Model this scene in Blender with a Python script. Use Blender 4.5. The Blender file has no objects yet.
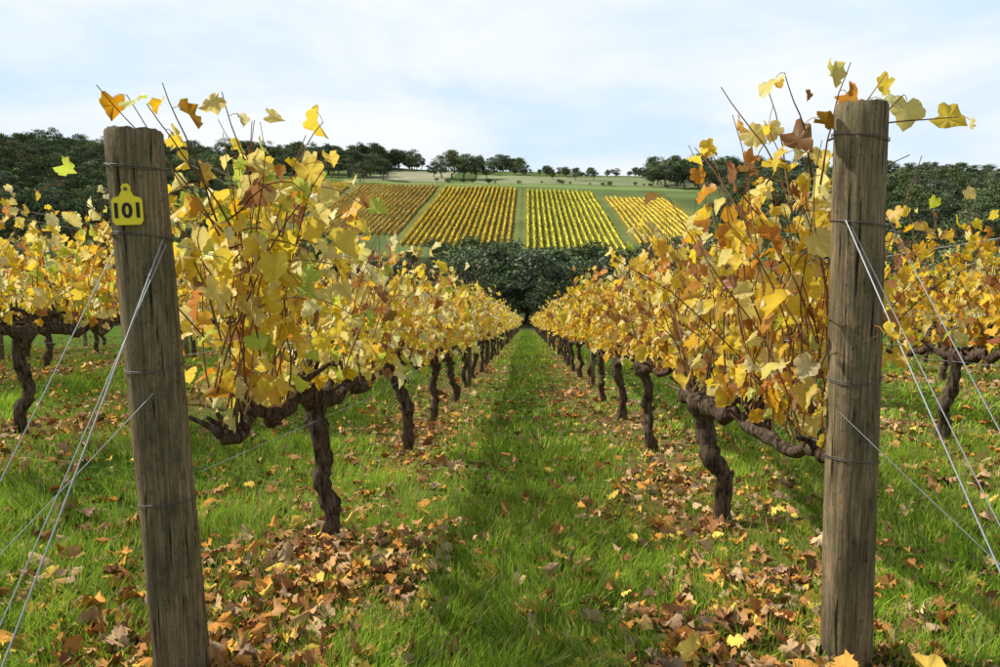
import bpy, math, numpy as np
from mathutils import Vector, Matrix
rng = np.random.default_rng(7)
SL = 0.0907
LOD = False
scene = bpy.context.scene
COL = scene.collection

# ------------------------------------------------------------ helpers
def hsh(i, j, s):
    v = np.sin(i*127.1 + j*311.7 + s*74.7)*43758.5453
    return v - np.floor(v)
def vn(x, y, s=0):
    x = np.asarray(x, float); y = np.asarray(y, float)
    xi = np.floor(x); yi = np.floor(y); fx = x-xi; fy = y-yi
    fx = fx*fx*(3-2*fx); fy = fy*fy*(3-2*fy)
    a = hsh(xi, yi, s); b = hsh(xi+1, yi, s); c = hsh(xi, yi+1, s); d = hsh(xi+1, yi+1, s)
    return (a*(1-fx)+b*fx)*(1-fy)+(c*(1-fx)+d*fx)*fy
def fbm(x, y, s=0):
    return .55*vn(x, y, s)+.3*vn(x*2.1, y*2.1, s+3)+.15*vn(x*4.3, y*4.3, s+5)

PY = [-400, 0, 110, 160, 200, 250, 330, 520, 700, 900, 1600]
PZ = [20, 0, -110*SL, -14.2, -16, -11, 6, 46, 76, 84, 70]
def ground(x, y):
    x = np.asarray(x, float); y = np.asarray(y, float)
    z = np.interp(y, PY, PZ)
    near = np.clip((150-y)/40, 0, 1)
    z = z + near*np.where(x < -1.2, np.minimum(.12*(-x-1.2), .5), np.where(x > 1.2, np.minimum(.07*(x-1.2), .35), 0))
    far = np.clip((y-200)/500, 0, 1)
    z = z - far*x*.032 + far*6*(fbm(x/90, y/90, 9)-.5)
    nz = np.clip((60-y)/30, 0, 1)
    z = z + nz*(.05*(vn(x*1.3, y*1.3, 1)-.5)+.025*(vn(x*5, y*5, 2)-.5))
    return z

class MB:
    def __init__(s):
        s.v = []; s.c = []; s.l = []; s.lt = []; s.m = []; s.n = 0; s.lc = []
    def add(s, v, f, col, mat=0, lc=None):
        v = np.asarray(v, float).reshape(-1, 3); f = np.asarray(f, int)
        s.v.append(v); s.l.append((f+s.n).ravel()); s.lt.append(np.full(len(f), f.shape[1]))
        s.m.append(np.full(len(f), mat))
        c = np.ones((len(v), 4)); c[:, :3] = col; s.c.append(c)
        s.lc.append(np.zeros((len(v), 3)) if lc is None else lc)
        s.n += len(v)
    def mesh(s, name, mats, smooth=False):
        me = bpy.data.meshes.new(name)
        v = np.concatenate(s.v); l = np.concatenate(s.l); lt = np.concatenate(s.lt)
        me.vertices.add(len(v)); me.vertices.foreach_set('co', v.ravel())
        me.loops.add(len(l)); me.loops.foreach_set('vertex_index', l.astype(np.int32))
        me.polygons.add(len(lt))
        st = np.concatenate([[0], np.cumsum(lt)[:-1]])
        me.polygons.foreach_set('loop_start', st.astype(np.int32))
        me.polygons.foreach_set('loop_total', lt.astype(np.int32))
        me.polygons.foreach_set('material_index', np.concatenate(s.m).astype(np.int32))
        if smooth: me.polygons.foreach_set('use_smooth', np.ones(len(lt), bool))
        a = me.color_attributes.new('Col', 'FLOAT_COLOR', 'POINT')
        a.data.foreach_set('color', np.concatenate(s.c).ravel())
        b = me.attributes.new('lc', 'FLOAT_VECTOR', 'POINT')
        b.data.foreach_set('vector', np.concatenate(s.lc).ravel())
        for m in mats: me.materials.append(m)
        me.update(calc_edges=True); me.validate()
        return me
    def obj(s, name, mats, smooth=False, parent=None):
        o = bpy.data.objects.new(name, s.mesh(name, mats, smooth)); COL.objects.link(o)
        if parent: o.parent = parent
        return o

def norm(a): return a/np.maximum(np.linalg.norm(a, axis=-1, keepdims=True), 1e-9)
def tube(mb, pts, rad, k, col, mat=0, jit=0., cap=True):
    if LOD: k = max(3, k//2)
    pts = np.asarray(pts, float); n = len(pts); rad = np.broadcast_to(rad, (n,)).astype(float)
    t = norm(np.gradient(pts, axis=0))
    ref = np.eye(3)[np.argmin(np.abs(t.mean(0)))]
    u = norm(np.cross(t, ref)); w = np.cross(t, u)
    a = np.arange(k)/k*2*math.pi
    r = rad[:, None]*(1+jit*rng.uniform(-1, 1, (n, k)))
    P = pts[:, None]+(u[:, None]*np.cos(a)[None, :, None]+w[:, None]*np.sin(a)[None, :, None])*r[..., None]
    i = np.arange(n-1)[:, None]*k; j = np.arange(k)[None]; j2 = (j+1) % k
    F = np.stack([i+j, i+k+j, i+k+j2, i+j2], -1).reshape(-1, 4)
    mb.add(P.reshape(-1, 3), F, col, mat)
    if cap:
        mb.add(np.vstack([P[-1], pts[-1:]+t[-1:]*rad[-1]*.3]), np.stack([np.arange(k), (np.arange(k)+1) % k, np.full(k, k)], -1), col, mat)
def smooth_path(p, n):
    p = np.asarray(p, float); t = np.linspace(0, len(p)-1, n)
    out = np.zeros((n, 3))
    for q, tt in enumerate(t):
        i = min(int(tt), len(p)-2); f = tt-i
        p0 = p[max(i-1, 0)]; p1 = p[i]; p2 = p[i+1]; p3 = p[min(i+2, len(p)-1)]
        out[q] = .5*((2*p1)+(-p0+p2)*f+(2*p0-5*p1+4*p2-p3)*f*f+(-p0+3*p1-3*p2+p3)*f**3)
    return out

# leaf template ------------------------------------------------
half = [(0.16, -0.13), (0.34, -.12), (0.47, 0.04), (0.45, 0.2), (0.54, .32), (0.54, 0.5), (0.42, 0.58), (.32, .64), (0.24, 0.82), (.1, .88)]
outl = [(0, .06)]+half+[(0, 1.0)]+[(-x, y) for x, y in half[::-1]]
LV = np.array([(0, .34)]+outl); K = len(outl)
LF = np.array([(0, 1+i, 1+(i+1) % K) for i in range(K)])
LEAFV = []
for q in range(8):
    r = np.random.default_rng(50+q); f = r.uniform(.1, .8); d = r.uniform(-.3, .8); w = r.uniform(.03, .11)
    ex = LV+r.normal(0, .022, LV.shape)
    z = f*np.abs(LV[:, 0])-d*(LV[:, 1]-.34)**2+w*np.sin(np.arange(K+1)*1.9+q)*(np.arange(K+1) > 0)
    LEAFV.append(np.column_stack([ex[:, 0]*(1-.25*f), ex[:, 1], z]))
DLEAF = []
for q in range(8):
    r = np.random.default_rng(80+q); f = r.uniform(.2, 1.2); d = r.uniform(-.8, .8); w = r.uniform(.05, .15)
    xx = LV[:, 0]*(1-.35*f)+r.normal(0, .03, K+1)
    z = f*np.abs(LV[:, 0])**1.3+d*(LV[:, 1]-.34)**2+w*np.sin(np.arange(K+1)*2.3+q)*(np.arange(K+1) > 0)
    DLEAF.append(np.column_stack([xx, LV[:, 1]*(.85+.15*r.random()), z-.05]))
LOV = np.array([(0, -.1), (.52, .2), (.3, .75), (-.02, 1.), (-.4, .7), (-.5, .15)])
LOF = np.array([(0, 1, 2), (0, 2, 3), (0, 3, 4), (0, 4, 5)])
LOLEAF = [np.column_stack([LOV, f*np.abs(LOV[:, 0])]) for f in (.2, .5, .8)]
def add_leaves(mb, T, pos, yd, nd, size, col, mat, edge=None):
    N = len(pos)
    if N == 0: return
    yd = norm(yd); xd = norm(np.cross(yd, nd)); zd = np.cross(xd, yd)
    ti = rng.integers(0, len(T), N)
    V = np.stack(T)[ti]*size[:, None, None]; k = V.shape[1]
    asp = rng.uniform(.85, 1.15, (N, 1)); V[..., 0] *= asp
    P = pos[:, None]+V[..., :1]*xd[:, None]+V[..., 1:2]*yd[:, None]+V[..., 2:]*zd[:, None]
    c = np.repeat(col[:, None], k, 1)
    if edge is not None:
        m = rng.uniform(0, 1, (N, k, 1))**1.6*edge[:, None, None]; m[:, 0] = 0
        c = c*(1-m)+np.array([.30, .13, .035])*m
    FF = LF if k == K+1 else LOF; B = LV if k == K+1 else LOV
    F = (np.arange(N)[:, None, None]*k+FF[None]).reshape(-1, 3)
    lc = np.repeat(np.column_stack([B, np.zeros(k)])[None], N, 0).reshape(-1, 3)
    mb.add(P.reshape(-1, 3), F, c.reshape(-1, 3), mat, lc)

# ------------------------------------------------------------ materials
def newmat(name):
    m = bpy.data.materials.new(name); m.use_nodes = True; nt = m.node_tree; nt.nodes.clear()
    return m, nt, nt.nodes, nt.links
def attr_mat(name, rough=.6, transl=0., noise=0., nscale=20., objrand=0., veins=False, spec=.3, bump=0., plain=False):
    m, nt, N, L = newmat(name)
    out = N.new('ShaderNodeOutputMaterial')
    if plain:
        p = N.new('ShaderNodeBsdfDiffuse'); cin = p.inputs['Color']
    else:
        p = N.new('ShaderNodeBsdfPrincipled'); cin = p.inputs['Base Color']
        p.inputs['Roughness'].default_value = rough; p.inputs['Specular IOR Level'].default_value = spec
    at = N.new('ShaderNodeAttribute'); at.attribute_name = 'Col'; c = at.outputs['Color']
    def mul(c, fac):
        mx = N.new('ShaderNodeVectorMath'); mx.operation = 'SCALE'; L.new(c, mx.inputs[0]); L.new(fac, mx.inputs['Scale']); return mx.outputs[0]
    tc = N.new('ShaderNodeTexCoord')
    if noise > 0:
        nz = N.new('ShaderNodeTexNoise'); nz.inputs['Scale'].default_value = nscale; nz.inputs['Detail'].default_value = 3
        L.new(tc.outputs['Object'], nz.inputs['Vector'])
        mr = N.new('ShaderNodeMapRange'); mr.inputs[1].default_value = .3; mr.inputs[2].default_value = .7
        mr.inputs[3].default_value = 1-noise; mr.inputs[4].default_value = 1+noise*.6
        L.new(nz.outputs['Fac'], mr.inputs[0]); c = mul(c, mr.outputs[0])
    if objrand > 0:
        oi = N.new('ShaderNodeObjectInfo'); mr = N.new('ShaderNodeMapRange')
        mr.inputs[3].default_value = 1-objrand; mr.inputs[4].default_value = 1+objrand
        L.new(oi.outputs['Random'], mr.inputs[0]); c = mul(c, mr.outputs[0])
    if veins:
        la = N.new('ShaderNodeAttribute'); la.attribute_name = 'lc'
        sx = N.new('ShaderNodeSeparateXYZ'); L.new(la.outputs['Vector'], sx.inputs[0])
        def mth(op, a, b=None):
            q = N.new('ShaderNodeMath'); q.operation = op
            for i, s in enumerate((a, b)):
                if s is None: continue
                if isinstance(s, (int, float)): q.inputs[i].default_value = s
                else: L.new(s, q.inputs[i])
            return q.outputs[0]
        ax = mth('ABSOLUTE', sx.outputs['X']); yy = mth('SUBTRACT', sx.outputs['Y'], .08)
        ang = mth('ARCTAN2', ax, yy)
        s = mth('ABSOLUTE', mth('SINE', mth('MULTIPLY', ang, 3.6)))
        rr = mth('SQRT', mth('ADD', mth('MULTIPLY', ax, ax), mth('MULTIPLY', yy, yy)))
        dist = mth('MULTIPLY', s, rr)
        mr = N.new('ShaderNodeMapRange'); mr.inputs[1].default_value = 0.; mr.inputs[2].default_value = .05
        mr.inputs[3].default_value = .78; mr.inputs[4].default_value = 1.0
        L.new(dist, mr.inputs[0]); c = mul(c, mr.outputs[0])
    L.new(c, cin)
    if bump > 0:
        nb = N.new('ShaderNodeTexNoise'); nb.inputs['Scale'].default_value = nscale; nb.inputs['Detail'].default_value = 4
        L.new(tc.outputs['Object'], nb.inputs['Vector'])
        b = N.new('ShaderNodeBump'); b.inputs['Strength'].default_value = bump; b.inputs['Distance'].default_value = .02
        L.new(nb.outputs['Fac'], b.inputs['Height']); L.new(b.outputs[0], p.inputs['Normal'])
    if transl > 0:
        t = N.new('ShaderNodeBsdfTranslucent'); L.new(c, t.inputs['Color'])
        mx = N.new('ShaderNodeMixShader'); mx.inputs[0].default_value = transl
        L.new(p.outputs[0], mx.inputs[1]); L.new(t.outputs[0], mx.inputs[2]); L.new(mx.outputs[0], out.inputs[0])
    else: L.new(p.outputs[0], out.inputs[0])
    return m
M_leaf = attr_mat('vine_leaf', .45, .5, veins=True, spec=.35)
M_leaf2 = attr_mat('vine_leaf_plain', .5, .48, plain=True)
M_dead = attr_mat('dead_leaf', .75, 0, veins=True, plain=True)
M_grass = attr_mat('grass_blade', .5, .35, plain=True)
M_grass2 = attr_mat('grass_blade_plain', .5, 0, plain=True)
M_tree = attr_mat('tree_foliage', .7, 0, objrand=.35, plain=True)
M_hillv = attr_mat('hill_vine_foliage', .7, 0, noise=.3, nscale=.08, plain=True)
M_ground = attr_mat('ground_soil', .95, 0, noise=.35, nscale=6, bump=.5, plain=True)
M_cane = attr_mat('cane', .6, 0, plain=True)

def bark_mat(name, c1, c2, sc=(40, 40, 9), bump=1.):
    m, nt, N, L = newmat(name)
    out = N.new('ShaderNodeOutputMaterial'); p = N.new('ShaderNodeBsdfDiffuse')
    tc = N.new('ShaderNodeTexCoord'); mp = N.new('ShaderNodeMapping'); mp.inputs['Scale'].default_value = sc
    L.new(tc.outputs['Object'], mp.inputs[0])
    nz = N.new('ShaderNodeTexNoise'); nz.inputs['Scale'].default_value = 1; nz.inputs['Detail'].default_value = 5; nz.inputs['Roughness'].default_value = .7
    L.new(mp.outputs[0], nz.inputs['Vector'])
    cr = N.new('ShaderNodeValToRGB'); cr.color_ramp.elements[0].position = .38; cr.color_ramp.elements[1].position = .7
    cr.color_ramp.elements[0].color = (*c1, 1); cr.color_ramp.elements[1].color = (*c2, 1)
    L.new(nz.outputs['Fac'], cr.inputs[0]); L.new(cr.outputs[0], p.inputs['Color'])
    b = N.new('ShaderNodeBump'); b.inputs['Strength'].default_value = bump; b.inputs['Distance'].default_value = .02
    L.new(nz.outputs['Fac'], b.inputs['Height']); L.new(b.outputs[0], p.inputs['Normal']); L.new(p.outputs[0], out.inputs[0])
    return m
M_bark = bark_mat('vine_bark', (.026, .018, .012), (.22, .16, .115))
M_tbark = bark_mat('tree_bark', (.08, .07, .06), (.25, .22, .19), (3, 3, 1))

def post_mat():
    m, nt, N, L = newmat('weathered_wood')
    out = N.new('ShaderNodeOutputMaterial'); p = N.new('ShaderNodeBsdfPrincipled'); p.inputs['Roughness'].default_value = .85
    p.inputs['Specular IOR Level'].default_value = .2
    tc = N.new('ShaderNodeTexCoord')
    def tex(sc, det=8, rough=.6):
        mp = N.new('ShaderNodeMapping'); mp.inputs['Scale'].default_value = sc; L.new(tc.outputs['Object'], mp.inputs[0])
        nz = N.new('ShaderNodeTexNoise'); nz.inputs['Scale'].default_value = 1; nz.inputs['Detail'].default_value = det; nz.inputs['Roughness'].default_value = rough
        L.new(mp.outputs[0], nz.inputs['Vector']); return nz.outputs['Fac']
    grain = tex((120, 120, 4.5), 9, .7); broad = tex((9, 9, 3), 6, .65); algae = tex((14, 14, 6), 7, .72); crack = tex((55, 55, 2.2), 5, .6); spot = tex((70, 70, 50), 3)
    def ramp(f, stops):
        cr = N.new('ShaderNodeValToRGB'); e = cr.color_ramp.elements
        while len(e) < len(stops): e.new(.5)
        for i, (ps, c) in enumerate(stops): e[i].position = ps; e[i].color = (*c, 1)
        L.new(f, cr.inputs[0]); return cr.outputs[0]
    def mix(f, a, b, mode='MIX'):
        mx = N.new('ShaderNodeMix'); mx.data_type = 'RGBA'; mx.blend_type = mode
        if isinstance(f, float): mx.inputs[0].default_value = f
        else: L.new(f, mx.inputs[0])
        for s, i in ((a, 6), (b, 7)):
            if isinstance(s, tuple): mx.inputs[i].default_value = (*s, 1)
            else: L.new(s, mx.inputs[i])
        return mx.outputs[2]
    g = ramp(grain, [(.3, (.085, .062, .038)), (.5, (.22, .17, .11)), (.7, (.44, .36, .23))])
    bl = ramp(broad, [(.38, (.42, .42, .37)), (.62, (1.2, 1.1, .96))])
    c = mix(1., g, bl, 'MULTIPLY')
    am = N.new('ShaderNodeMapRange'); am.inputs[1].default_value = .48; am.inputs[2].default_value = .64; am.inputs[4].default_value = .55
    L.new(algae, am.inputs[0]); c = mix(am.outputs[0], c, (.12, .125, .06))
    ck = ramp(crack, [(.34, (.12, .1, .08)), (.38, (1, 1, 1))]); c = mix(1., c, ck, 'MULTIPLY')
    sp = ramp(spot, [(.3, (.5, .48, .45)), (.42, (1, 1, 1)), (.68, (1, 1, 1)), (.75, (1.5, 1.5, 1.4))]); c = mix(1., c, sp, 'MULTIPLY')
    L.new(c, p.inputs['Base Color'])
    ad = N.new('ShaderNodeMath'); ad.operation = 'MULTIPLY'; L.new(grain, ad.inputs[0]); L.new(ck, ad.inputs[1])
    b = N.new('ShaderNodeBump'); b.inputs['Strength'].default_value = .9; b.inputs['Distance'].default_value = .006
    L.new(ad.outputs[0], b.inputs['Height']); L.new(b.outputs[0], p.inputs['Normal']); L.new(p.outputs[0], out.inputs[0])
    return m
M_post = post_mat()
def simple(name, col, rough=.5, metal=0.):
    m, nt, N, L = newmat(name); out = N.new('ShaderNodeOutputMaterial'); p = N.new('ShaderNodeBsdfPrincipled')
    nz = N.new('ShaderNodeTexNoise'); nz.inputs['Scale'].default_value = 30
    mr = N.new('ShaderNodeMapRange'); mr.inputs[3].default_value = .75; mr.inputs[4].default_value = 1.15; L.new(nz.outputs['Fac'], mr.inputs[0])
    vm = N.new('ShaderNodeVectorMath'); vm.operation = 'SCALE'; vm.inputs[0].default_value = col; L.new(mr.outputs[0], vm.inputs['Scale'])
    L.new(vm.outputs[0], p.inputs['Base Color']); p.inputs['Roughness'].default_value = rough; p.inputs['Metallic'].default_value = metal
    L.new(p.outputs[0], out.inputs[0]); return m
M_wire = simple('galvanised_wire', (.42, .43, .44), .5, .4)
M_owire = simple('rusty_wire', (.16, .13, .11), .6, .4)
M_tag = simple('tag_plastic', (1., .8, .01), .4)
M_ink = simple('tag_ink', (.01, .01, .01), .6)

# ------------------------------------------------------------ terrain
ROWS_L = [-1.15]+[-4.0-2.7*i for i in range(4)]
ROWS_R = [1.2]+[3.75+2.6*i for i in range(4)]
ROWS = ROWS_L+ROWS_R
def band(x, y):
    b = np.zeros_like(x)
    wob = .5*(vn(y*.9, x*0, 21)-.5)
    for r in ROWS: b = np.maximum(b, np.exp(-((x+wob-r)/.68)**2))
    return b*(.3+1.*vn(x*1.8, y*1.8, 33))
BLOCKS = [(-56, -5, 322, 512, (.86, .60, .07)), (-1, 43, 318, 505, (.72, .66, .07)), (48, 88, 330, 480, (.82, .57, .08)),
          (-112, -60, 345, 515, (.66, .44, .11)), (-190, -117, 370, 520, (.84, .60, .07))]
def geo(a, b, n): return np.geomspace(a, b, n)
xs = np.concatenate([-geo(8.2, 900, 70)[::-1], np.linspace(-8, 8, 161), geo(8.2, 900, 70)])
ys = np.concatenate([np.linspace(-300, -10, 12), np.arange(-8, 2, 1.), np.arange(2, 20, .2), np.arange(20, 110, 1.), np.arange(110, 300, 6.), np.arange(300, 720, 4.), np.linspace(720, 1600, 30)])
X, Y = np.meshgrid(xs, ys); Z = ground(X, Y)
ny, nx = X.shape
idx = np.arange(ny*nx).reshape(ny, nx)
F = np.stack([idx[:-1, :-1], idx[:-1, 1:], idx[1:, 1:], idx[1:, :-1]], -1).reshape(-1, 4)
bx = np.clip(band(X, Y)*1.1, 0, 1)[..., None]*(Y < 115)[..., None]
n1 = fbm(X/3, Y/3, 4)[..., None]
C = np.array([.10, .165, .03])*(.6+.8*n1)
C = C*(1-bx)+np.array([.19, .12, .055])*bx
nf = fbm(X/25, Y/25, 14)[..., None]
far = np.array([.15, .20, .07])*(.6+.8*nf)
C = np.where((Y > 260)[..., None], far, C)
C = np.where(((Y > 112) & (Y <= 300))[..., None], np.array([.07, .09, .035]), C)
for x0, x1, y0, y1, c in BLOCKS:
    C = np.where(((X > x0-1) & (X < x1+1) & (Y > y0) & (Y < y1))[..., None], np.array([.22, .22, .065])*(.7+.6*nf), C)
C = np.where(((X > -125) & (X < 170) & (Y > 522) & (Y < 545))[..., None], np.array([.24, .31, .11]), C)
C = np.where(((X > -120) & (X < -60) & (Y > 550) & (Y < 680))[..., None], np.array([.40, .38, .24])*(.7+.6*nf), C)
C = np.where(((X > -40) & (X < 170) & (Y > 550) & (Y < 640))[..., None], np.array([.28, .31, .16])*(.7+.6*nf), C)
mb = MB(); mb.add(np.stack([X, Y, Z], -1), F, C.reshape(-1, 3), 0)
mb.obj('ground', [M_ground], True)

# ------------------------------------------------------------ hill vineyards
for bi, (x0, x1, y0, y1, c) in enumerate(BLOCKS):
    mb = MB()
    rows = np.arange(x0+1.5, x1-1, 2.9)
    for rx in rows:
        yy = np.arange(y0+rng.uniform(-2, 3), y1+rng.uniform(-3, 2), 3.); rxj = rx+.12*rng.standard_normal(len(yy)); z = ground(rxj, yy)
        sh = np.array([(-.4, .5), (-.42, 1.1), (0, 1.5), (.42, 1.1), (.4, .5)])
        n = len(yy); P = np.zeros((n, 5, 3)); P[..., 1] = yy[:, None]
        P[..., 0] = rxj[:, None]+sh[:, 0]*rng.uniform(.6, 1.4, (n, 5)); P[..., 2] = z[:, None]+sh[:, 1]*rng.uniform(.7, 1.15, (n, 5))
        i = np.arange(n-1)[:, None]*5; j = np.arange(4)[None]
        Fc = np.stack([i+j, i+j+1, i+5+j+1, i+5+j], -1).reshape(-1, 4)
        cc = np.array(c)*(.6+.55*rng.uniform(0, 1, (n*5, 1)))
        mb.add(P.reshape(-1, 3), Fc, cc, 0)
        N = int((y1-y0)*4)
        ly = rng.uniform(y0, y1, N); lx = rx+rng.normal(0, .33, N); lz = ground(lx, ly)+rng.uniform(.6, 1.9, N)
        a = norm(rng.standard_normal((N, 3))); b = norm(np.cross(a, rng.standard_normal((N, 3)))); s = rng.uniform(.15, .32, (N, 1))
        p = np.column_stack([lx, ly, lz]); V = np.stack([p-a*s, p+b*s, p+a*s, p-b*s], 1)
        cl = np.array(c)*rng.uniform(.7, 1.15, (N, 1)); cl = np.where(rng.random((N, 1)) < .15, np.array([.36, .40, .07]), cl)
        cl = np.where(rng.random((N, 1)) < .1, np.array([.5, .28, .07]), cl)
        keep = fbm(lx/6, ly/6, bi) > .3
        V = V[keep]; cl = cl[keep]
        mb.add(V.reshape(-1, 3), np.arange(len(V)*4).reshape(-1, 4), np.repeat(cl, 4, 0), 0)
    mb.obj('hillside_vineyard', [M_hillv])

# ------------------------------------------------------------ trees
def tree_mesh(seed, H, spread, tone, gum=False):
    global rng
    save = rng; rng = np.random.default_rng(seed); mb = MB()
    trunkH = H*(.35 if gum else .25)
    tp = smooth_path([(0, 0, -1), (rng.normal(0, .2), rng.normal(0, .2), trunkH*.6), (rng.normal(0, .4), rng.normal(0, .4), trunkH), (rng.normal(0, .6), rng.normal(0, .6), H*.75)], 9)
    tube(mb, tp, np.linspace(.035*H, .008*H, 9), 7, (.2, .18, .15), 1, .1)
    nb = 18 if gum else 24
    for q in range(nb):
        a = q*2.4+rng.normal(0, .3); h = rng.uniform(.32, .95)*H if not gum else rng.uniform(.48, .97)*H
        rr = spread*math.sin(math.pi*min(1, max(.1, (1.06-h/H)*1.15)))**.7*rng.uniform(.35, 1)
        c = np.array([math.cos(a)*rr, math.sin(a)*rr, h])
        s0 = tp[min(8, int(4+4*h/H*.8))]
        tube(mb, smooth_path([s0, (s0+c)/2+rng.normal(0, .3, 3), c], 5), np.linspace(.01*H, .003*H, 5), 4, (.18, .16, .13), 1)
        R = rng.uniform(.11, .19)*H*(.8 if gum else 1)
        n = 75
        d = norm(rng.standard_normal((n, 3)))*rng.uniform(.35, 1.15, (n, 1))*R; d[:, 2] *= .62
        p = c+d; s = rng.uniform(.018, .032, (n, 1))*H
        a1 = norm(rng.standard_normal((n, 3))); b1 = norm(np.cross(a1, rng.standard_normal((n, 3))))
        V = np.stack([p-a1*s, p+b1*s*.7, p+a1*s, p-b1*s*.7], 1)
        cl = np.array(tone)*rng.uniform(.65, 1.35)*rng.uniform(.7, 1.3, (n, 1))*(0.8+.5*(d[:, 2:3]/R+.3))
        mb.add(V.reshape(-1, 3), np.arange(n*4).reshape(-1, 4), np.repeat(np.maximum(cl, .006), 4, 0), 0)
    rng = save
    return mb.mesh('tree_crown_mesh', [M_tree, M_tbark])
TM = [tree_mesh(1, 12, 4.4, (.13, .165, .075)), tree_mesh(2, 12, 5, (.115, .15, .07)), tree_mesh(3, 12, 4, (.165, .185, .105), True),
      tree_mesh(4, 12, 3.6, (.145, .17, .105), True), tree_mesh(5, 12, 5.4, (.12, .155, .07)), tree_mesh(6, 12, 3.2, (.18, .205, .085))]
def empty(name):
    e = bpy.data.objects.new(name, None); COL.objects.link(e); return e
def plant(parent, x, y, h, k=None, name='tree', w=1.):
    o = bpy.data.objects.new(name, TM[rng.integers(0, 6) if k is None else k]); COL.objects.link(o)
    s = h/12.; o.scale = (s*w*rng.uniform(.9, 1.15), s*w*rng.uniform(.9, 1.15), s); o.rotation_euler = (0, 0, rng.uniform(0, 6.28))
    o.location = (x, y, float(ground(x, y))-.2)
    if parent: o.parent = parent
    return o
e = empty('valley_woodland')
for q in range(330):
    y = rng.uniform(135, 305); x = rng.uniform(-.62*y, .6*y)
    gz = float(ground(x, y)); top = 1.25+y*(.032-.06*rng.random()**1.2)
    if -.35*y > x or x > .25*y: top += .03*y
    h = min(rng.uniform(7, 20), top-gz)
    if h < 3.: continue
    plant(e, x, y, h, w=1.1)
e = empty('hill_woodland')
for q in range(1150):
    y = rng.uniform(300, 720); x = rng.uniform(-.75*y, .7*y); r = x/y
    ok = False
    if x < -195 or r < -.5: ok = True
    if -.36 < r < -.19 and y > 524: ok = True
    if r < -.36 and y > 480: ok = True
    if r > .25 or (r > .16 and y > 515): ok = True
    if not ok: continue
    if fbm(x/50, y/50, 77) < .26: continue
    plant(e, x, y, rng.uniform(9, 17)*(1.3 if (y > 640 or r < -.2) else 1), w=1.15)
e = empty('skyline_trees')
for q in range(330):
    y = rng.uniform(670, 740); x = rng.uniform(-.72*y, .65*y); r = x/y
    d = vn(x/28, 0, 5)
    if -.19 < r < .2 and d < .3: continue
    plant(e, x, y, rng.uniform(8, 16)*(.7+.6*d)*(1.3 if r < -.2 else 1), w=1.1)
for q in range(60):
    x = rng.uniform(-45, 175); y = 646+rng.normal(0, 6)
    plant(e, x, y, rng.uniform(4, 9), w=1.3)
for q in range(26):
    x = rng.uniform(-70, 180); y = 548+rng.normal(0, 2)
    plant(e, x, y, rng.uniform(2, 4), w=1.6)
for (x, y, h) in [(-66, 585, 17), (-58, 590, 22), (-49, 588, 20), (-40, 592, 17), (-32, 596, 13), (-74, 600, 12), (105, 540, 16), (98, 545, 19), (112, 548, 20), (90, 552, 14), (120, 540, 16), (52, 600, 9), (38, 605, 10), (20, 600, 7)]:
    plant(None, x, y, h, name='hill_tree', w=1.15)

# ------------------------------------------------------------ vines
PAL = np.array([(.95, .70, .07), (.95, .80, .27), (.92, .56, .05), (.68, .30, .05), (.38, .18, .06), (.62, .70, .09), (.95, .87, .44)])
def leafcols(n, w):
    w = np.array(w, float); w /= w.sum()
    c = PAL[rng.choice(len(PAL), n, p=w)]*rng.uniform(.87, 1.03, (n, 1))
    return np.clip(c+rng.normal(0, .02, (n, 3)), .01, .95)
W_L = [38, 28, 11, 5, 4, 6, 12]; W_R = [35, 19, 18, 13, 8, 3, 7]
def cane(mb, p0, dirn, length, n=9, wander=.05, grav=0., r=.0042, leafp=.85, W=W_L, sz=1., col=None, tf=.0):
    d = norm(np.array(dirn, float)); step = length/(n-1); P = [np.array(p0, float)]
    for i in range(n-1):
        d = norm(d+rng.normal(0, wander, 3)*2+np.array([0, 0, -grav*(i/n)])); P.append(P[-1]+d*step)
    P = np.array(P)
    c = np.array(col if col is not None else [(.26, .12, .06), (.36, .21, .11), (.18, .10, .055)][rng.integers(0, 3)])*rng.uniform(.7, 1.2)
    tube(mb, P, np.linspace(r, r*.4, n), 4, c, 1, 0, False)
    m = int(length/.075); t = np.linspace(.6, n-1.01, m); i = t.astype(int); f = (t-i)[:, None]
    Q = P[i]*(1-f)+P[i+1]*f
    Q = Q[rng.random(m) < leafp*(1-tf*(t/n))]
    if len(Q) == 0: return
    off = rng.normal(0, 1, Q.shape); off[:, 2] = off[:, 2]*.4-.1; off = norm(off)*rng.uniform(.03, .09, (len(Q), 1))
    L0 = Q+off
    if not LOD:
        for a, b in zip(Q[::2], L0[::2]):
            tube(mb, [a, (a+b)/2+(0, 0, .008), b], .0014, 3, (.4, .2, .06), 1, 0, False)
    put_leaves(mb, L0, off, W, sz)
def put_leaves(mb, L0, off, W, sz):
    if LOD:
        k = rng.random(len(L0)) < .55; L0 = L0[k]; off = off[k]; sz = sz*1.3
    n = len(L0)
    yd = np.column_stack([rng.normal(0, .5, n), rng.normal(0, .5, n), -rng.uniform(.15, 1.1, n)])+norm(off)*.3
    nd = rng.normal(0, 1, (n, 3)); nd[:, 2] = np.abs(nd[:, 2])*.7+.2; nd[:, 0] *= 1.4
    size = np.clip(rng.normal(.078, .022, n), .03, .12)*sz
    add_leaves(mb, LOLEAF if LOD else LEAFV, L0, yd, nd, size, leafcols(n, W), 0, rng.choice([0, .15, .5, .9], n, p=[.35, .35, .22, .08]))
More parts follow.
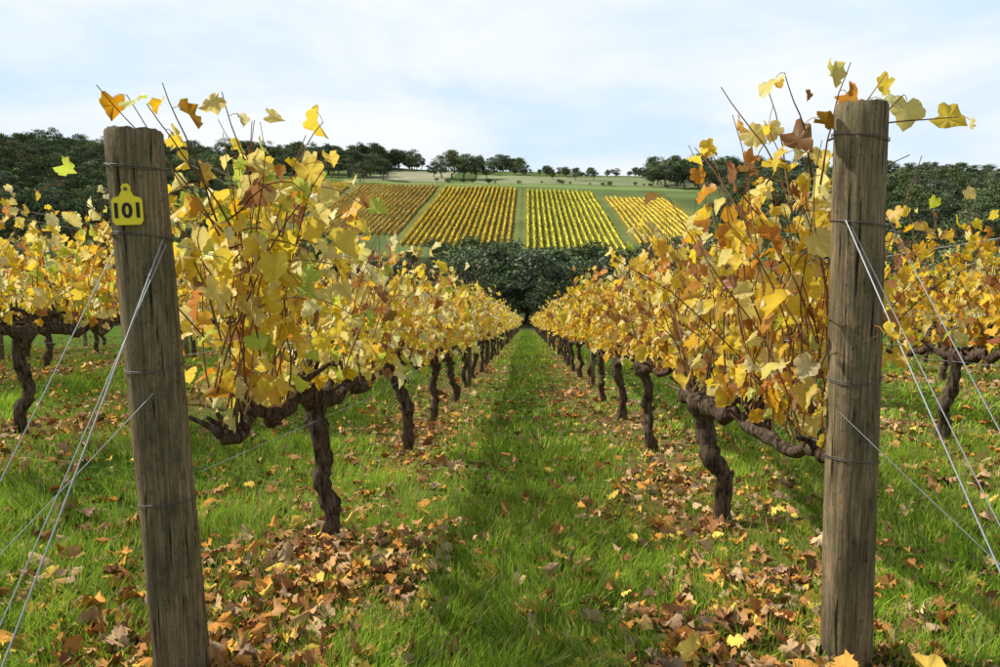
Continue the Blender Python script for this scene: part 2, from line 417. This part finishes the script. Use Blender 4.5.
def vine(L0, L1, head=(0, 0), base=(0, 0), seed=0, W=W_L, dens=1., fill=1., top=1.95, sag=(0, 0), extra=None, two=False, near=False):
    global rng
    save = rng; rng = np.random.default_rng(seed); mb = MB()
    sl = lambda y: -SL*y
    hz = .76+rng.normal(0, .03)
    hx, hy = head
    def trunk(bx, by, r0):
        n = 26
        ctl = [(bx, by, -.06)]
        for f in (.22, .42, .6, .8):
            ctl.append((bx*(1-f)+hx*f+rng.normal(0, .026), by*(1-f)+hy*f+rng.normal(0, .03), (hz+sl(hy))*f))
        ctl += [(hx, hy, hz+sl(hy)), (hx+.01, hy, hz+.06+sl(hy))]
        path = smooth_path(ctl, n)
        rad = r0*np.interp(np.linspace(0, 1, n), [0, .08, .3, .7, .9, 1], [1.35, 1.05, .85, .95, 1.5, .9])*rng.uniform(.82, 1.25, n)
        tube(mb, path, rad, 12, (.1, .1, .1), 2, .22)
        for q in range(4):
            i = rng.integers(4, n-2); a = rng.uniform(0, 6.28); d = np.array([math.cos(a), math.sin(a), .3])
            tube(mb, [path[i], path[i]+d*r0*.8, path[i]+d*r0*1.5], [r0*.8, r0*.6, r0*.25], 7, (.1, .1, .1), 2, .25)
    trunk(base[0], base[1], rng.uniform(.045, .056))
    if two: trunk(base[0]+.06, base[1]+.16, .04)
    cords = []
    for sgn, Lc, sg in ((-1, L0, sag[0]), (1, L1, sag[1])):
        for rep in range(2):
            LL = Lc*(1 if rep == 0 else rng.uniform(.3, .6))
            n = max(4, int(LL/.14)); t = np.linspace(0, 1, n)
            k = np.zeros((n, 3)); k[:, 1] = hy+sgn*LL*t; k[:, 0] = hx*(1-t)+np.cumsum(rng.normal(0, .024, n))
            k[:, 2] = hz+sl(k[:, 1])+.03+sg*np.sin(t*math.pi*.75)+rng.normal(0, .03, n)+(0 if rep == 0 else .1*np.sin(t*2.2))
            k[0] = (hx, hy, hz+.01+sl(hy))
            P = smooth_path(k, n*3)
            rad = (1 if rep == 0 else .6)*np.interp(np.linspace(0, 1, n*3), [0, .2, 1], [.052, .038, .022])*rng.uniform(.75, 1.45, n*3)
            tube(mb, P, rad, 9, (.1, .1, .1), 2, .25)
            if rep == 0: cords.append(P)
            for q in range(int(LL*9)):
                p = P[rng.integers(2, n*3)]; d = norm(np.array([rng.normal(0, .7), rng.normal(0, .5), 1.]))
                tube(mb, [p, p+d*.05+rng.normal(0, .01, 3), p+d*rng.uniform(.08, .17)], [.019, .014, .008], 6, (.1, .1, .1), 2, .25)
    for P in cords:
        Lc = abs(P[-1, 1]-P[0, 1])
        for q in range(int(Lc*15*dens)):
            p = P[rng.integers(1, len(P))]+(rng.normal(0, .02), 0, .04)
            h = rng.uniform(.7, 1.22)*(top-.8)
            cane(mb, p, (rng.normal(0, .2), rng.normal(0, .25), 1), h, wander=.05, grav=rng.choice([0, 0, .12]), W=W, leafp=.74*fill, tf=.55)
        for q in range(int(Lc*5*dens)):
            p = P[rng.integers(1, len(P))]+(rng.normal(0, .08), 0, rng.uniform(.0, .4))
            cane(mb, p, (rng.normal(0, .3), rng.normal(0, .7), .8), rng.uniform(.7, 1.1), wander=.08, grav=.1, W=W, leafp=.12, r=.0034)
        for q in range(int(Lc*2.5*dens)):
            p = P[rng.integers(1, len(P))]+(rng.normal(0, .05), 0, .5)
            cane(mb, p, (rng.normal(0, .25), rng.normal(0, .3), 1), (top-.8)*rng.uniform(.6, .85), wander=.05, W=W, leafp=.15, r=.0034)
        for q in range(int(Lc*3*dens)):
            p = P[rng.integers(1, len(P))]+(rng.normal(0, .06), 0, rng.uniform(.1, .8))
            cane(mb, p, (rng.choice([-1, 1])*.7, rng.normal(0, .5), .6), rng.uniform(.35, .7), wander=.1, grav=.35, W=W, leafp=.75*fill, r=.0028)
        n = int(Lc*80*fill*dens)
        z = rng.beta(1.5, 1.8, n)*(top-.85)+.85; y = rng.uniform(min(P[0, 1], P[-1, 1]), max(P[0, 1], P[-1, 1]), n)
        kp = vn(y*3.5+seed*7, z*3.5, seed) > .35; y = y[kp]; z = z[kp]; n = len(y)
        x = hx*.5+rng.normal(0, .18, n)
        L = np.column_stack([x, y, z+sl(y)]); put_leaves(mb, L, rng.normal(0, 1, (n, 3)), W, 1.)
    if extra: extra(mb)
    me = mb.mesh('grapevine_mesh', [M_leaf if near else M_leaf2, M_cane, M_bark]); rng = save
    return me
def place(me, x, y, name='grapevine', parent=None, sx=1, sz=1.):
    o = bpy.data.objects.new(name, me); COL.objects.link(o)
    o.location = (x, y, float(ground(x, y))); o.scale = (sx, 1, sz)
    if parent: o.parent = parent
    return o

def exL(mb):
    o = np.array([-1.12, 4.1, -.37])
    def c(p, d, l, lp=.5, **k): cane(mb, np.array(p)-o, d, l, leafp=lp, W=[36, 22, 10, 6, 6, 16, 8], **k)
    c((-1.12, 2.72, 1.3), (-.38, -.35, .75), .62, .35, wander=.03)
    c((-1.1, 2.75, 1.3), (-.62, -.15, .6), .62, .45, wander=.04)
    c((-1.1, 2.65, 1.35), (-.4, -.1, .9), .52, .8)
    c((-1.05, 2.7, 1.3), (-.3, -.2, .9), .52, .9)
    c((-1.0, 2.8, 1.35), (-.1, -.1, 1), .5, .8)
    c((-.95, 2.9, 1.3), (.3, 0, 1), .5, .7)
    c((-.95, 2.9, 1.1), (.25, 0, 1), .6, .8)
    for q in range(18):
        c((-1.07+rng.normal(0, .07), rng.uniform(2.62, 3.1), rng.uniform(.6, .95)), (rng.normal(.05, .2), rng.normal(0, .2), 1), rng.uniform(.6, 1.), .65)
    for q in range(8):
        c((-1.08, rng.uniform(2.65, 2.9), rng.uniform(.9, 1.4)), (.5, rng.normal(0, .3), .3), .5, .8, grav=.35)
def exR(mb):
    o = np.array([1.22, 4.5, -.41])
    def c(p, d, l, lp=.5, **k): cane(mb, np.array(p)-o, d, l, leafp=lp, W=W_R, **k)
    c((1.12, 2.85, 1.5), (.1, -.1, 1), .44, .8)
    c((1.08, 2.85, 1.5), (0, -.1, 1), .44, .9)
    c((1.05, 2.85, 1.5), (-.1, -.1, 1), .44, .9)
    c((1.0, 2.9, 1.4), (-.1, -.1, 1), .5, .9)
    c((1.0, 2.9, 1.4), (-.35, 0, 1), .55, .4)
    c((1.1, 2.85, 1.66), (.9, -.5, .38), .42, .5, wander=.03)
    c((1.1, 2.8, 1.6), (.8, -.1, .9), .34, .4)
    for q in range(28):
        c((1.06+rng.normal(0, .09), rng.uniform(2.8, 3.5), rng.uniform(.5, 1.)), (rng.normal(-.12, .22), rng.normal(0, .2), 1), rng.uniform(.7, 1.1), .5)
place(vine(1.45, 1.25, (-.06, 0), (0, 0), 11, [38, 26, 6, 5, 5, 11, 12], 1.0, .95, 1.8, (.05, 0), exL, near=True), -1.12, 4.1)
place(vine(1.55, 1.25, (-.17, -.05), (.0, 0), 12, W_R, 1.25, .8, 1.9, (-.06, 0), exR, near=True), 1.22, 4.5)
place(vine(1.3, 1.2, (.0, -.1), (.05, .05), 13, W_L, 1.1, 1.0, 1.8, near=True), -1.15, 6.7)
place(vine(1.35, 1.2, (-.1, 0), (0.03, 0), 14, W_R, 1.2, .9, 1.92, near=True), 1.2, 7.1)
place(vine(1.2, 1.2, (.05, 0), (0, 0), 15, W_L, 1.1, 1.0, 1.84, near=True), -1.16, 9.1)
place(vine(1.2, 1.2, (-.05, 0), (0, 0), 16, W_R, 1.1, 1., 1.92, two=True, near=True), 1.2, 9.4)
def hd(): return (rng.normal(0, .06), rng.normal(0, .1))
VL = [vine(1.25, 1.25, hd(), (0, 0), 30+i, W_L, 1.05, 1.0, 1.86) for i in range(6)]
VR = [vine(1.25, 1.25, hd(), (0, 0), 40+i, W_R, 1.05, 1.0, 1.9) for i in range(6)]
LOD = True
VL2 = [vine(1.25, 1.25, hd(), (0, 0), 50+i, W_L, .8, 1.15, 1.86) for i in range(5)]
VR2 = [vine(1.25, 1.25, hd(), (0, 0), 60+i, W_R, .8, 1.1, 1.9) for i in range(5)]
LOD = False
for r in ROWS:
    main = r in (-1.15, 1.2)
    e = empty('grapevine_row'); V = VL if r < 0 else VR; V2 = VL2 if r < 0 else VR2
    y = (11.5 if r < 0 else 11.8) if main else 4.3+rng.uniform(0, 1.5)
    yend = 106 if main else (60 if abs(r) < 5 else 34)
    lim = 21 if main else (14 if abs(r) < 5 else 0)
    while y < yend:
        VV = V if y < lim else V2
        place(VV[rng.integers(0, len(VV))], r+rng.normal(0, .03), y, 'vine', e, rng.choice([-1, 1]), rng.uniform(.95, 1.05)); y += 2.35+rng.normal(0, .06)
    mb = MB()
    yy = 13.5+rng.uniform(-1, 1)
    while yy < yend:
        z = float(ground(r, yy)); tube(mb, [(r+.05, yy, z-.1), (r+.05, yy, z+1), (r+.06, yy, z+1.85)], [.05, .048, .045], 10, (.2, .18, .14), 0, .03); yy += 7.
    mb.obj('row_posts', [M_post], True, e)
    mb = MB(); y0 = 2.55 if main else 3.
    yv = np.arange(y0, yend, 3.)
    for h in (.72, 1.15, 1.5, 1.78):
        for s in ((-.1, .1) if h > .8 else (0,)):
            xo = np.full(len(yv), r+s); xo[0] = r+s*.5
            tube(mb, np.column_stack([xo, yv, np.interp(yv, PY, PZ)+h+.02*rng.standard_normal(len(yv))+(ground(r, 5.)-np.interp(5., PY, PZ))]), .0018, 4, (.3, .3, .3), 0, 0, False)
    mb.obj('trellis_wires', [M_wire], False, e)

# ------------------------------------------------------------ end posts
def endpost(x, y, lean, H, R, wires=()):
    z0 = float(ground(x, y)); e = empty('wooden_end_post'); e.location = (x, y, z0)
    mb = MB(); n = 60; k = 48; t = np.linspace(0, 1, n); zz = -.25+(H+.25)*t
    a = np.arange(k)/k*2*math.pi
    P = np.zeros((n, k, 3)); 
    lx = lean[0]*zz/H; ly = lean[1]*zz/H
    rr = R*(1.02-.05*t)[:, None]*(1+.02*np.sin(a*2+1)+.012*np.sin(a*5+t[:, None]*3)+.012*(vn(a[None]*6, t[:, None]*9, 3)-.5)*2)
    rr = rr-.006*(vn(a[None]*9.5+0*t[:, None], t[:, None]*1.5, 8) > .8)
    rr[-1] -= .006
    P[..., 0] = lx[:, None]+rr*np.cos(a); P[..., 1] = ly[:, None]+rr*np.sin(a); P[..., 2] = zz[:, None]
    P[-1, :, 2] += .002*rng.standard_normal(k); P[-2, :, 2] = P[-1, :, 2].mean()-.008
    i = np.arange(n-1)[:, None]*k; j = np.arange(k)[None]; j2 = (j+1) % k
    mb.add(P.reshape(-1, 3), np.stack([i+j, i+j2, i+k+j2, i+k+j], -1).reshape(-1, 4), (.3, .3, .3), 0)
    top = P[-1]; ce = np.vstack([top, [[lean[0], lean[1], H-.004]]])
    mb.add(ce, np.stack([j.ravel(), j2.ravel(), np.full(k, k)], -1), (.3, .3, .3), 0)
    mb.obj('post', [M_post], True, e)
    mb = MB()
    for h in wires:
        tl = rng.normal(0, .008); ph = rng.uniform(0, 6)
        for q in range(2):
            a2 = np.linspace(0, 2*math.pi, 41); r2 = R*1.045
            tube(mb, np.column_stack([lean[0]*h/H+r2*np.cos(a2), lean[1]*h/H+r2*np.sin(a2), h+q*.006*np.sin(a2+ph)+.01*np.sin(a2+q*.4+ph)+tl]), .0016, 5, (.2, .2, .2), 0, 0, False)
    if wires: mb.obj('wire_wraps', [M_owire], True, e)
    return e, z0
XL, XR = -1.19, 1.165
eL, zL = endpost(XL, 2.43, (-.07, -.02), 1.86, .088, (.62, 1.1, 1.52, 1.74))
eR, zR = endpost(XR, 2.63, (-.045, 0), 1.99, .086, (.78, 1.05, 1.6, 1.88))
for r in ROWS:
    if r in (-1.15, 1.2): continue
    endpost(r, 2.9, (rng.normal(0, .04), -.05), 1.9, .085)

# tag
def poly_obj(name, pts, th, mat, parent, loc, rot):
    mb = MB(); n = len(pts); p = np.array(pts, float)
    v = np.vstack([np.column_stack([p[:, 0], np.zeros(n), p[:, 1]]), np.column_stack([p[:, 0], np.full(n, th), p[:, 1]])])
    mb.add(v, np.array([list(range(n))]), (1, 1, 1), 0)
    mb.add(v, np.array([list(range(n, 2*n))[::-1]]), (1, 1, 1), 0)
    mb.add(v, np.array([(i, i+n, (i+1) % n+n, (i+1) % n) for i in range(n)]), (1, 1, 1), 0)
    o = mb.obj(name, [mat], False, parent); o.location = loc; o.rotation_euler = rot; return o
tg = empty('number_tag')
tg.location = (XL-.07*.87+.012, 2.43-.122, zL+1.605); tg.rotation_euler = (0, -.03, .12)
w, h = .046, .036
pts = [(-w, -h), (-w*.8, -h-.012), (w*.8, -h-.012), (w, -h), (w, h*.75), (w*.85, h), (.022, h+.004), (.013, h+.022), (.014, h+.034), (.006, h+.042), (-.006, h+.042), (-.014, h+.034), (-.013, h+.022), (-.022, h+.004), (-w*.85, h), (-w, h*.75)]
poly_obj('tag_plate', pts, .003, M_tag, tg, (0, 0, 0), (0, 0, 0))
cu = bpy.data.curves.new('t', 'FONT'); cu.body = '101'; cu.size = .062; cu.align_x = 'CENTER'; cu.align_y = 'CENTER'; cu.extrude = .0006; cu.offset = .0022; cu.space_character = 1.05
to = bpy.data.objects.new('tag_number', cu); COL.objects.link(to)
bpy.context.view_layer.update()
dg = bpy.context.evaluated_depsgraph_get(); me = bpy.data.meshes.new_from_object(to.evaluated_get(dg)); bpy.data.objects.remove(to)
me.materials.clear(); me.materials.append(M_ink)
to = bpy.data.objects.new('tag_number', me); COL.objects.link(to); to.parent = tg; to.location = (0, -.0015, -.006); to.rotation_euler = (math.pi/2, 0, 0)
mbn = MB(); a2 = np.linspace(0, 2*math.pi, 13)[:-1]
mbn.add(np.column_stack([.006*np.cos(a2), np.full(12, -.004), h+.026+.006*np.sin(a2)]), np.array([list(range(12))]), (0, 0, 0), 0); mbn.obj('tag_nail', [M_owire], False, tg)

# guy wires
def guy(pts, r=.0026, name='guy_wire'):
    mb = MB(); pts = np.array(pts, float)
    n = 14; t = np.linspace(0, 1, n)[:, None]; P = pts[0]*(1-t)+pts[1]*t; P[:, 2] -= .012*np.sin(t[:, 0]*math.pi)
    tube(mb, P, r, 6, (.5, .5, .5), 0, 0, False)
    mb.obj(name, [M_wire], True)
G = lambda x, y: (x, y, float(ground(x, y))-.02)
LP = lambda z, a: (XL-.07*z/1.9+.09*math.cos(a), 2.43+.09*math.sin(a), zL+z)
RP = lambda z, a: (XR-.045*z/2+.089*math.cos(a), 2.63+.089*math.sin(a), zR+z)
guy([LP(1.52, -.5), G(-1.15, 1.1)], .0023)
guy([LP(1.50, -.4), G(-1.25, 1.15)], .0017)
guy([LP(1.50, 3.3), G(-1.5, 1.3)], .0019)
guy([LP(1.08, -.6), G(-1.9, 1.7)], .0016)
guy([RP(1.60, -2.4), G(1.2, 1.2)], .0024)
guy([RP(1.58, -2.2), G(1.33, 1.3)], .0017)
guy([RP(1.62, -.1), G(1.5, 1.4)], .002)
guy([RP(.95, -2.5), G(1.85, 1.75)], .0017)
mb = MB()
for (x, y) in [(-1.15, 1.1), (-1.25, 1.15), (-1.5, 1.3), (-1.9, 1.7), (1.2, 1.2), (1.33, 1.3), (1.5, 1.4), (1.85, 1.75)]:
    z = float(ground(x, y)); tube(mb, [(x, y, z-.1), (x, y, z+.03)], .012, 8, (.2, .2, .2))
mb.obj('anchor_pegs', [M_owire])

# ------------------------------------------------------------ grass
def grass(N, ymin, ymax, hmin, hmax, wid, seg, xl=None):
    mb = MB()
    u = rng.random(N); y = ymin*(ymax/ymin)**u
    hw = .78*y+.4 if xl is None else np.full(N, xl)
    x = rng.uniform(-1, 1, N)*hw
    b = band(x, y)
    cl = fbm(x*1.8, y*1.8, 40)
    keep = rng.random(N) < (1-.7*np.clip(b, 0, 1))*(-.1+1.9*cl)
    x, y, b, cl = x[keep], y[keep], b[keep], cl[keep]; N = len(x)
    tuft = vn(x*9, y*9, 66)
    z = ground(x, y)-.005
    h = rng.uniform(hmin, hmax, N)*(.25+.9*cl+.8*tuft)*(1-.35*np.clip(b, 0, 1))
    a = rng.uniform(0, 6.28, N); dx = np.cos(a); dy = np.sin(a)
    lean = rng.uniform(.1, 1., N)*h; la = vn(x*2.5, y*2.5, 71)*9+rng.uniform(0, 3.5, N)
    w = wid*rng.uniform(.6, 1.3, N)
    P0 = np.column_stack([x, y, z]); W = np.column_stack([dx*w, dy*w, 0*w]); Ld = np.column_stack([np.cos(la)*lean, np.sin(la)*lean, 0*w]); U = np.column_stack([0*w, 0*w, h])
    if seg == 2:
        V = np.stack([P0-W, P0+W, P0+W*.8+Ld*.35+U*.6, P0-W*.8+Ld*.35+U*.6, P0+Ld+U*.95], 1); k = 5
        F4 = np.arange(N)[:, None]*5+np.array([0, 1, 2, 3]); F3 = np.arange(N)[:, None]*5+np.array([3, 2, 4])
    else:
        V = np.stack([P0-W, P0+W, P0+Ld+U], 1); k = 3; F3 = np.arange(N*3).reshape(-1, 3); F4 = None
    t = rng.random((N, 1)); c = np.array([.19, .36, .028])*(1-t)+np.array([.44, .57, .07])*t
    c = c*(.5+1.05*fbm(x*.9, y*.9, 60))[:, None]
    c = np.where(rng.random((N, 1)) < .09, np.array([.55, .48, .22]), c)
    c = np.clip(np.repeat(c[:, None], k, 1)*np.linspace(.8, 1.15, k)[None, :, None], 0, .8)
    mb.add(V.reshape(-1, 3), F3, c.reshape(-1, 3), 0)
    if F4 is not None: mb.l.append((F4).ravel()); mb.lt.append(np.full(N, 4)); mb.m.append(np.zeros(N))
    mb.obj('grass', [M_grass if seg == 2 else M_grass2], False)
grass(140000, 1.9, 7, .05, .12, .0027, 2)
grass(110000, 6.5, 26, .05, .12, .0065, 1)
grass(30000, 22, 105, .06, .13, .02, 1, 2.4)

# ------------------------------------------------------------ fallen leaves
mb = MB()
DP = np.array([(.62, .35, .15), (.50, .23, .08), (.72, .50, .27), (.30, .15, .07), (.74, .35, .08), (.92, .66, .13), (.56, .37, .23)])
def litter(N, ymin, ymax, sz, base):
    u = rng.random(N); y = ymin*(ymax/ymin)**u; x = rng.uniform(-1, 1, N)*(.78*y+.4)
    b = band(x, y); keep = rng.random(N) < np.clip(b*.62, 0, 1)+base*(.5+2.5*vn(x*2, y*2, 90)**2); x, y = x[keep], y[keep]; n = len(x)
    z = ground(x, y)+rng.uniform(.004, .065, n)
    a = rng.uniform(0, 6.28, n); yd = np.column_stack([np.cos(a), np.sin(a), rng.normal(0, .35, n)])
    nd = np.column_stack([rng.normal(0, .45, n), rng.normal(0, .45, n), rng.choice([-1, 1], n)])
    c = DP[rng.choice(7, n, p=[.22, .19, .15, .10, .15, .09, .10])]*rng.uniform(.65, 1.05, (n, 1))
    add_leaves(mb, DLEAF, np.column_stack([x, y, z]), yd, nd, np.clip(rng.normal(.06, .024, n), .02, .11)*sz, c, 0, rng.uniform(0, .6, n))
litter(17000, 1.9, 9, 1., .16)
litter(17000, 9, 40, 1.25, .12)
mb.obj('fallen_leaves', [M_dead])

# ------------------------------------------------------------ light
el = math.radians(42); az = math.radians(-70)
S = Vector((math.cos(el)*math.sin(az), math.cos(el)*math.cos(az), math.sin(el)))
sd = bpy.data.lights.new('sun', 'SUN'); sd.energy = 5.; sd.angle = math.radians(.5); sd.color = (1, .95, .86)
so = bpy.data.objects.new('sun', sd); COL.objects.link(so); so.rotation_euler = S.to_track_quat('Z', 'Y').to_euler()
w = bpy.data.worlds.new('World'); scene.world = w; w.use_nodes = True
N = w.node_tree.nodes; L = w.node_tree.links; N.clear()
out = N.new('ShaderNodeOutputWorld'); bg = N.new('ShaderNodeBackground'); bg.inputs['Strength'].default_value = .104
sk = N.new('ShaderNodeTexSky'); sk.sky_type = 'NISHITA'; sk.sun_disc = False; sk.sun_elevation = el; sk.sun_rotation = az; sk.air_density = 1.; sk.dust_density = 1.5
tc = N.new('ShaderNodeTexCoord'); mp = N.new('ShaderNodeMapping'); mp.inputs['Scale'].default_value = (1.3, 1.3, 4.2); mp.inputs['Rotation'].default_value = (.1, .22, .4); mp.inputs['Location'].default_value = (.7, .2, .1)
L.new(tc.outputs['Generated'], mp.inputs[0])
nz = N.new('ShaderNodeTexNoise'); nz.inputs['Scale'].default_value = 1.9; nz.inputs['Detail'].default_value = 8; nz.inputs['Roughness'].default_value = .52; nz.inputs['Distortion'].default_value = .3
L.new(mp.outputs[0], nz.inputs['Vector'])
mr = N.new('ShaderNodeMapRange'); mr.interpolation_type = 'SMOOTHSTEP'; mr.inputs[1].default_value = .36; mr.inputs[2].default_value = .64; mr.inputs[3].default_value = .05; mr.inputs[4].default_value = 1.
L.new(nz.outputs['Fac'], mr.inputs[0])
def mixc(f, a, b):
    mx = N.new('ShaderNodeMix'); mx.data_type = 'RGBA'
    if isinstance(f, float): mx.inputs[0].default_value = f
    else: L.new(f, mx.inputs[0])
    for s, i in ((a, 6), (b, 7)):
        if isinstance(s, tuple): mx.inputs[i].default_value = (*s, 1)
        else: L.new(s, mx.inputs[i])
    return mx.outputs[2]
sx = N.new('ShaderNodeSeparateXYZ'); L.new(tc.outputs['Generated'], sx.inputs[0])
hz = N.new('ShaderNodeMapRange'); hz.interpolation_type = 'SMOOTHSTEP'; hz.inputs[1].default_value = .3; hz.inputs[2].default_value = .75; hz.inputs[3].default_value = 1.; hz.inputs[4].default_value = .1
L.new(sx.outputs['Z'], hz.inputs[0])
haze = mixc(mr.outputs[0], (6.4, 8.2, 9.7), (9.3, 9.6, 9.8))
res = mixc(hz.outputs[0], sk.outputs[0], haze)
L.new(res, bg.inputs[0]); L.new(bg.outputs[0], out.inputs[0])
scene.view_settings.view_transform = 'Standard'; scene.view_settings.look = 'None'; scene.view_settings.exposure = 0

# ------------------------------------------------------------ camera
cd = bpy.data.cameras.new('camera'); cam = bpy.data.objects.new('camera', cd); COL.objects.link(cam)
cam.location = (0, 0, 1.25); cd.lens = 27; cd.sensor_width = 36; cd.clip_end = 4000; cd.clip_start = .05
cam.rotation_euler = (math.radians(90-6.05), 0, math.radians(2.06))
scene.camera = cam
print('objs', len(bpy.data.objects))
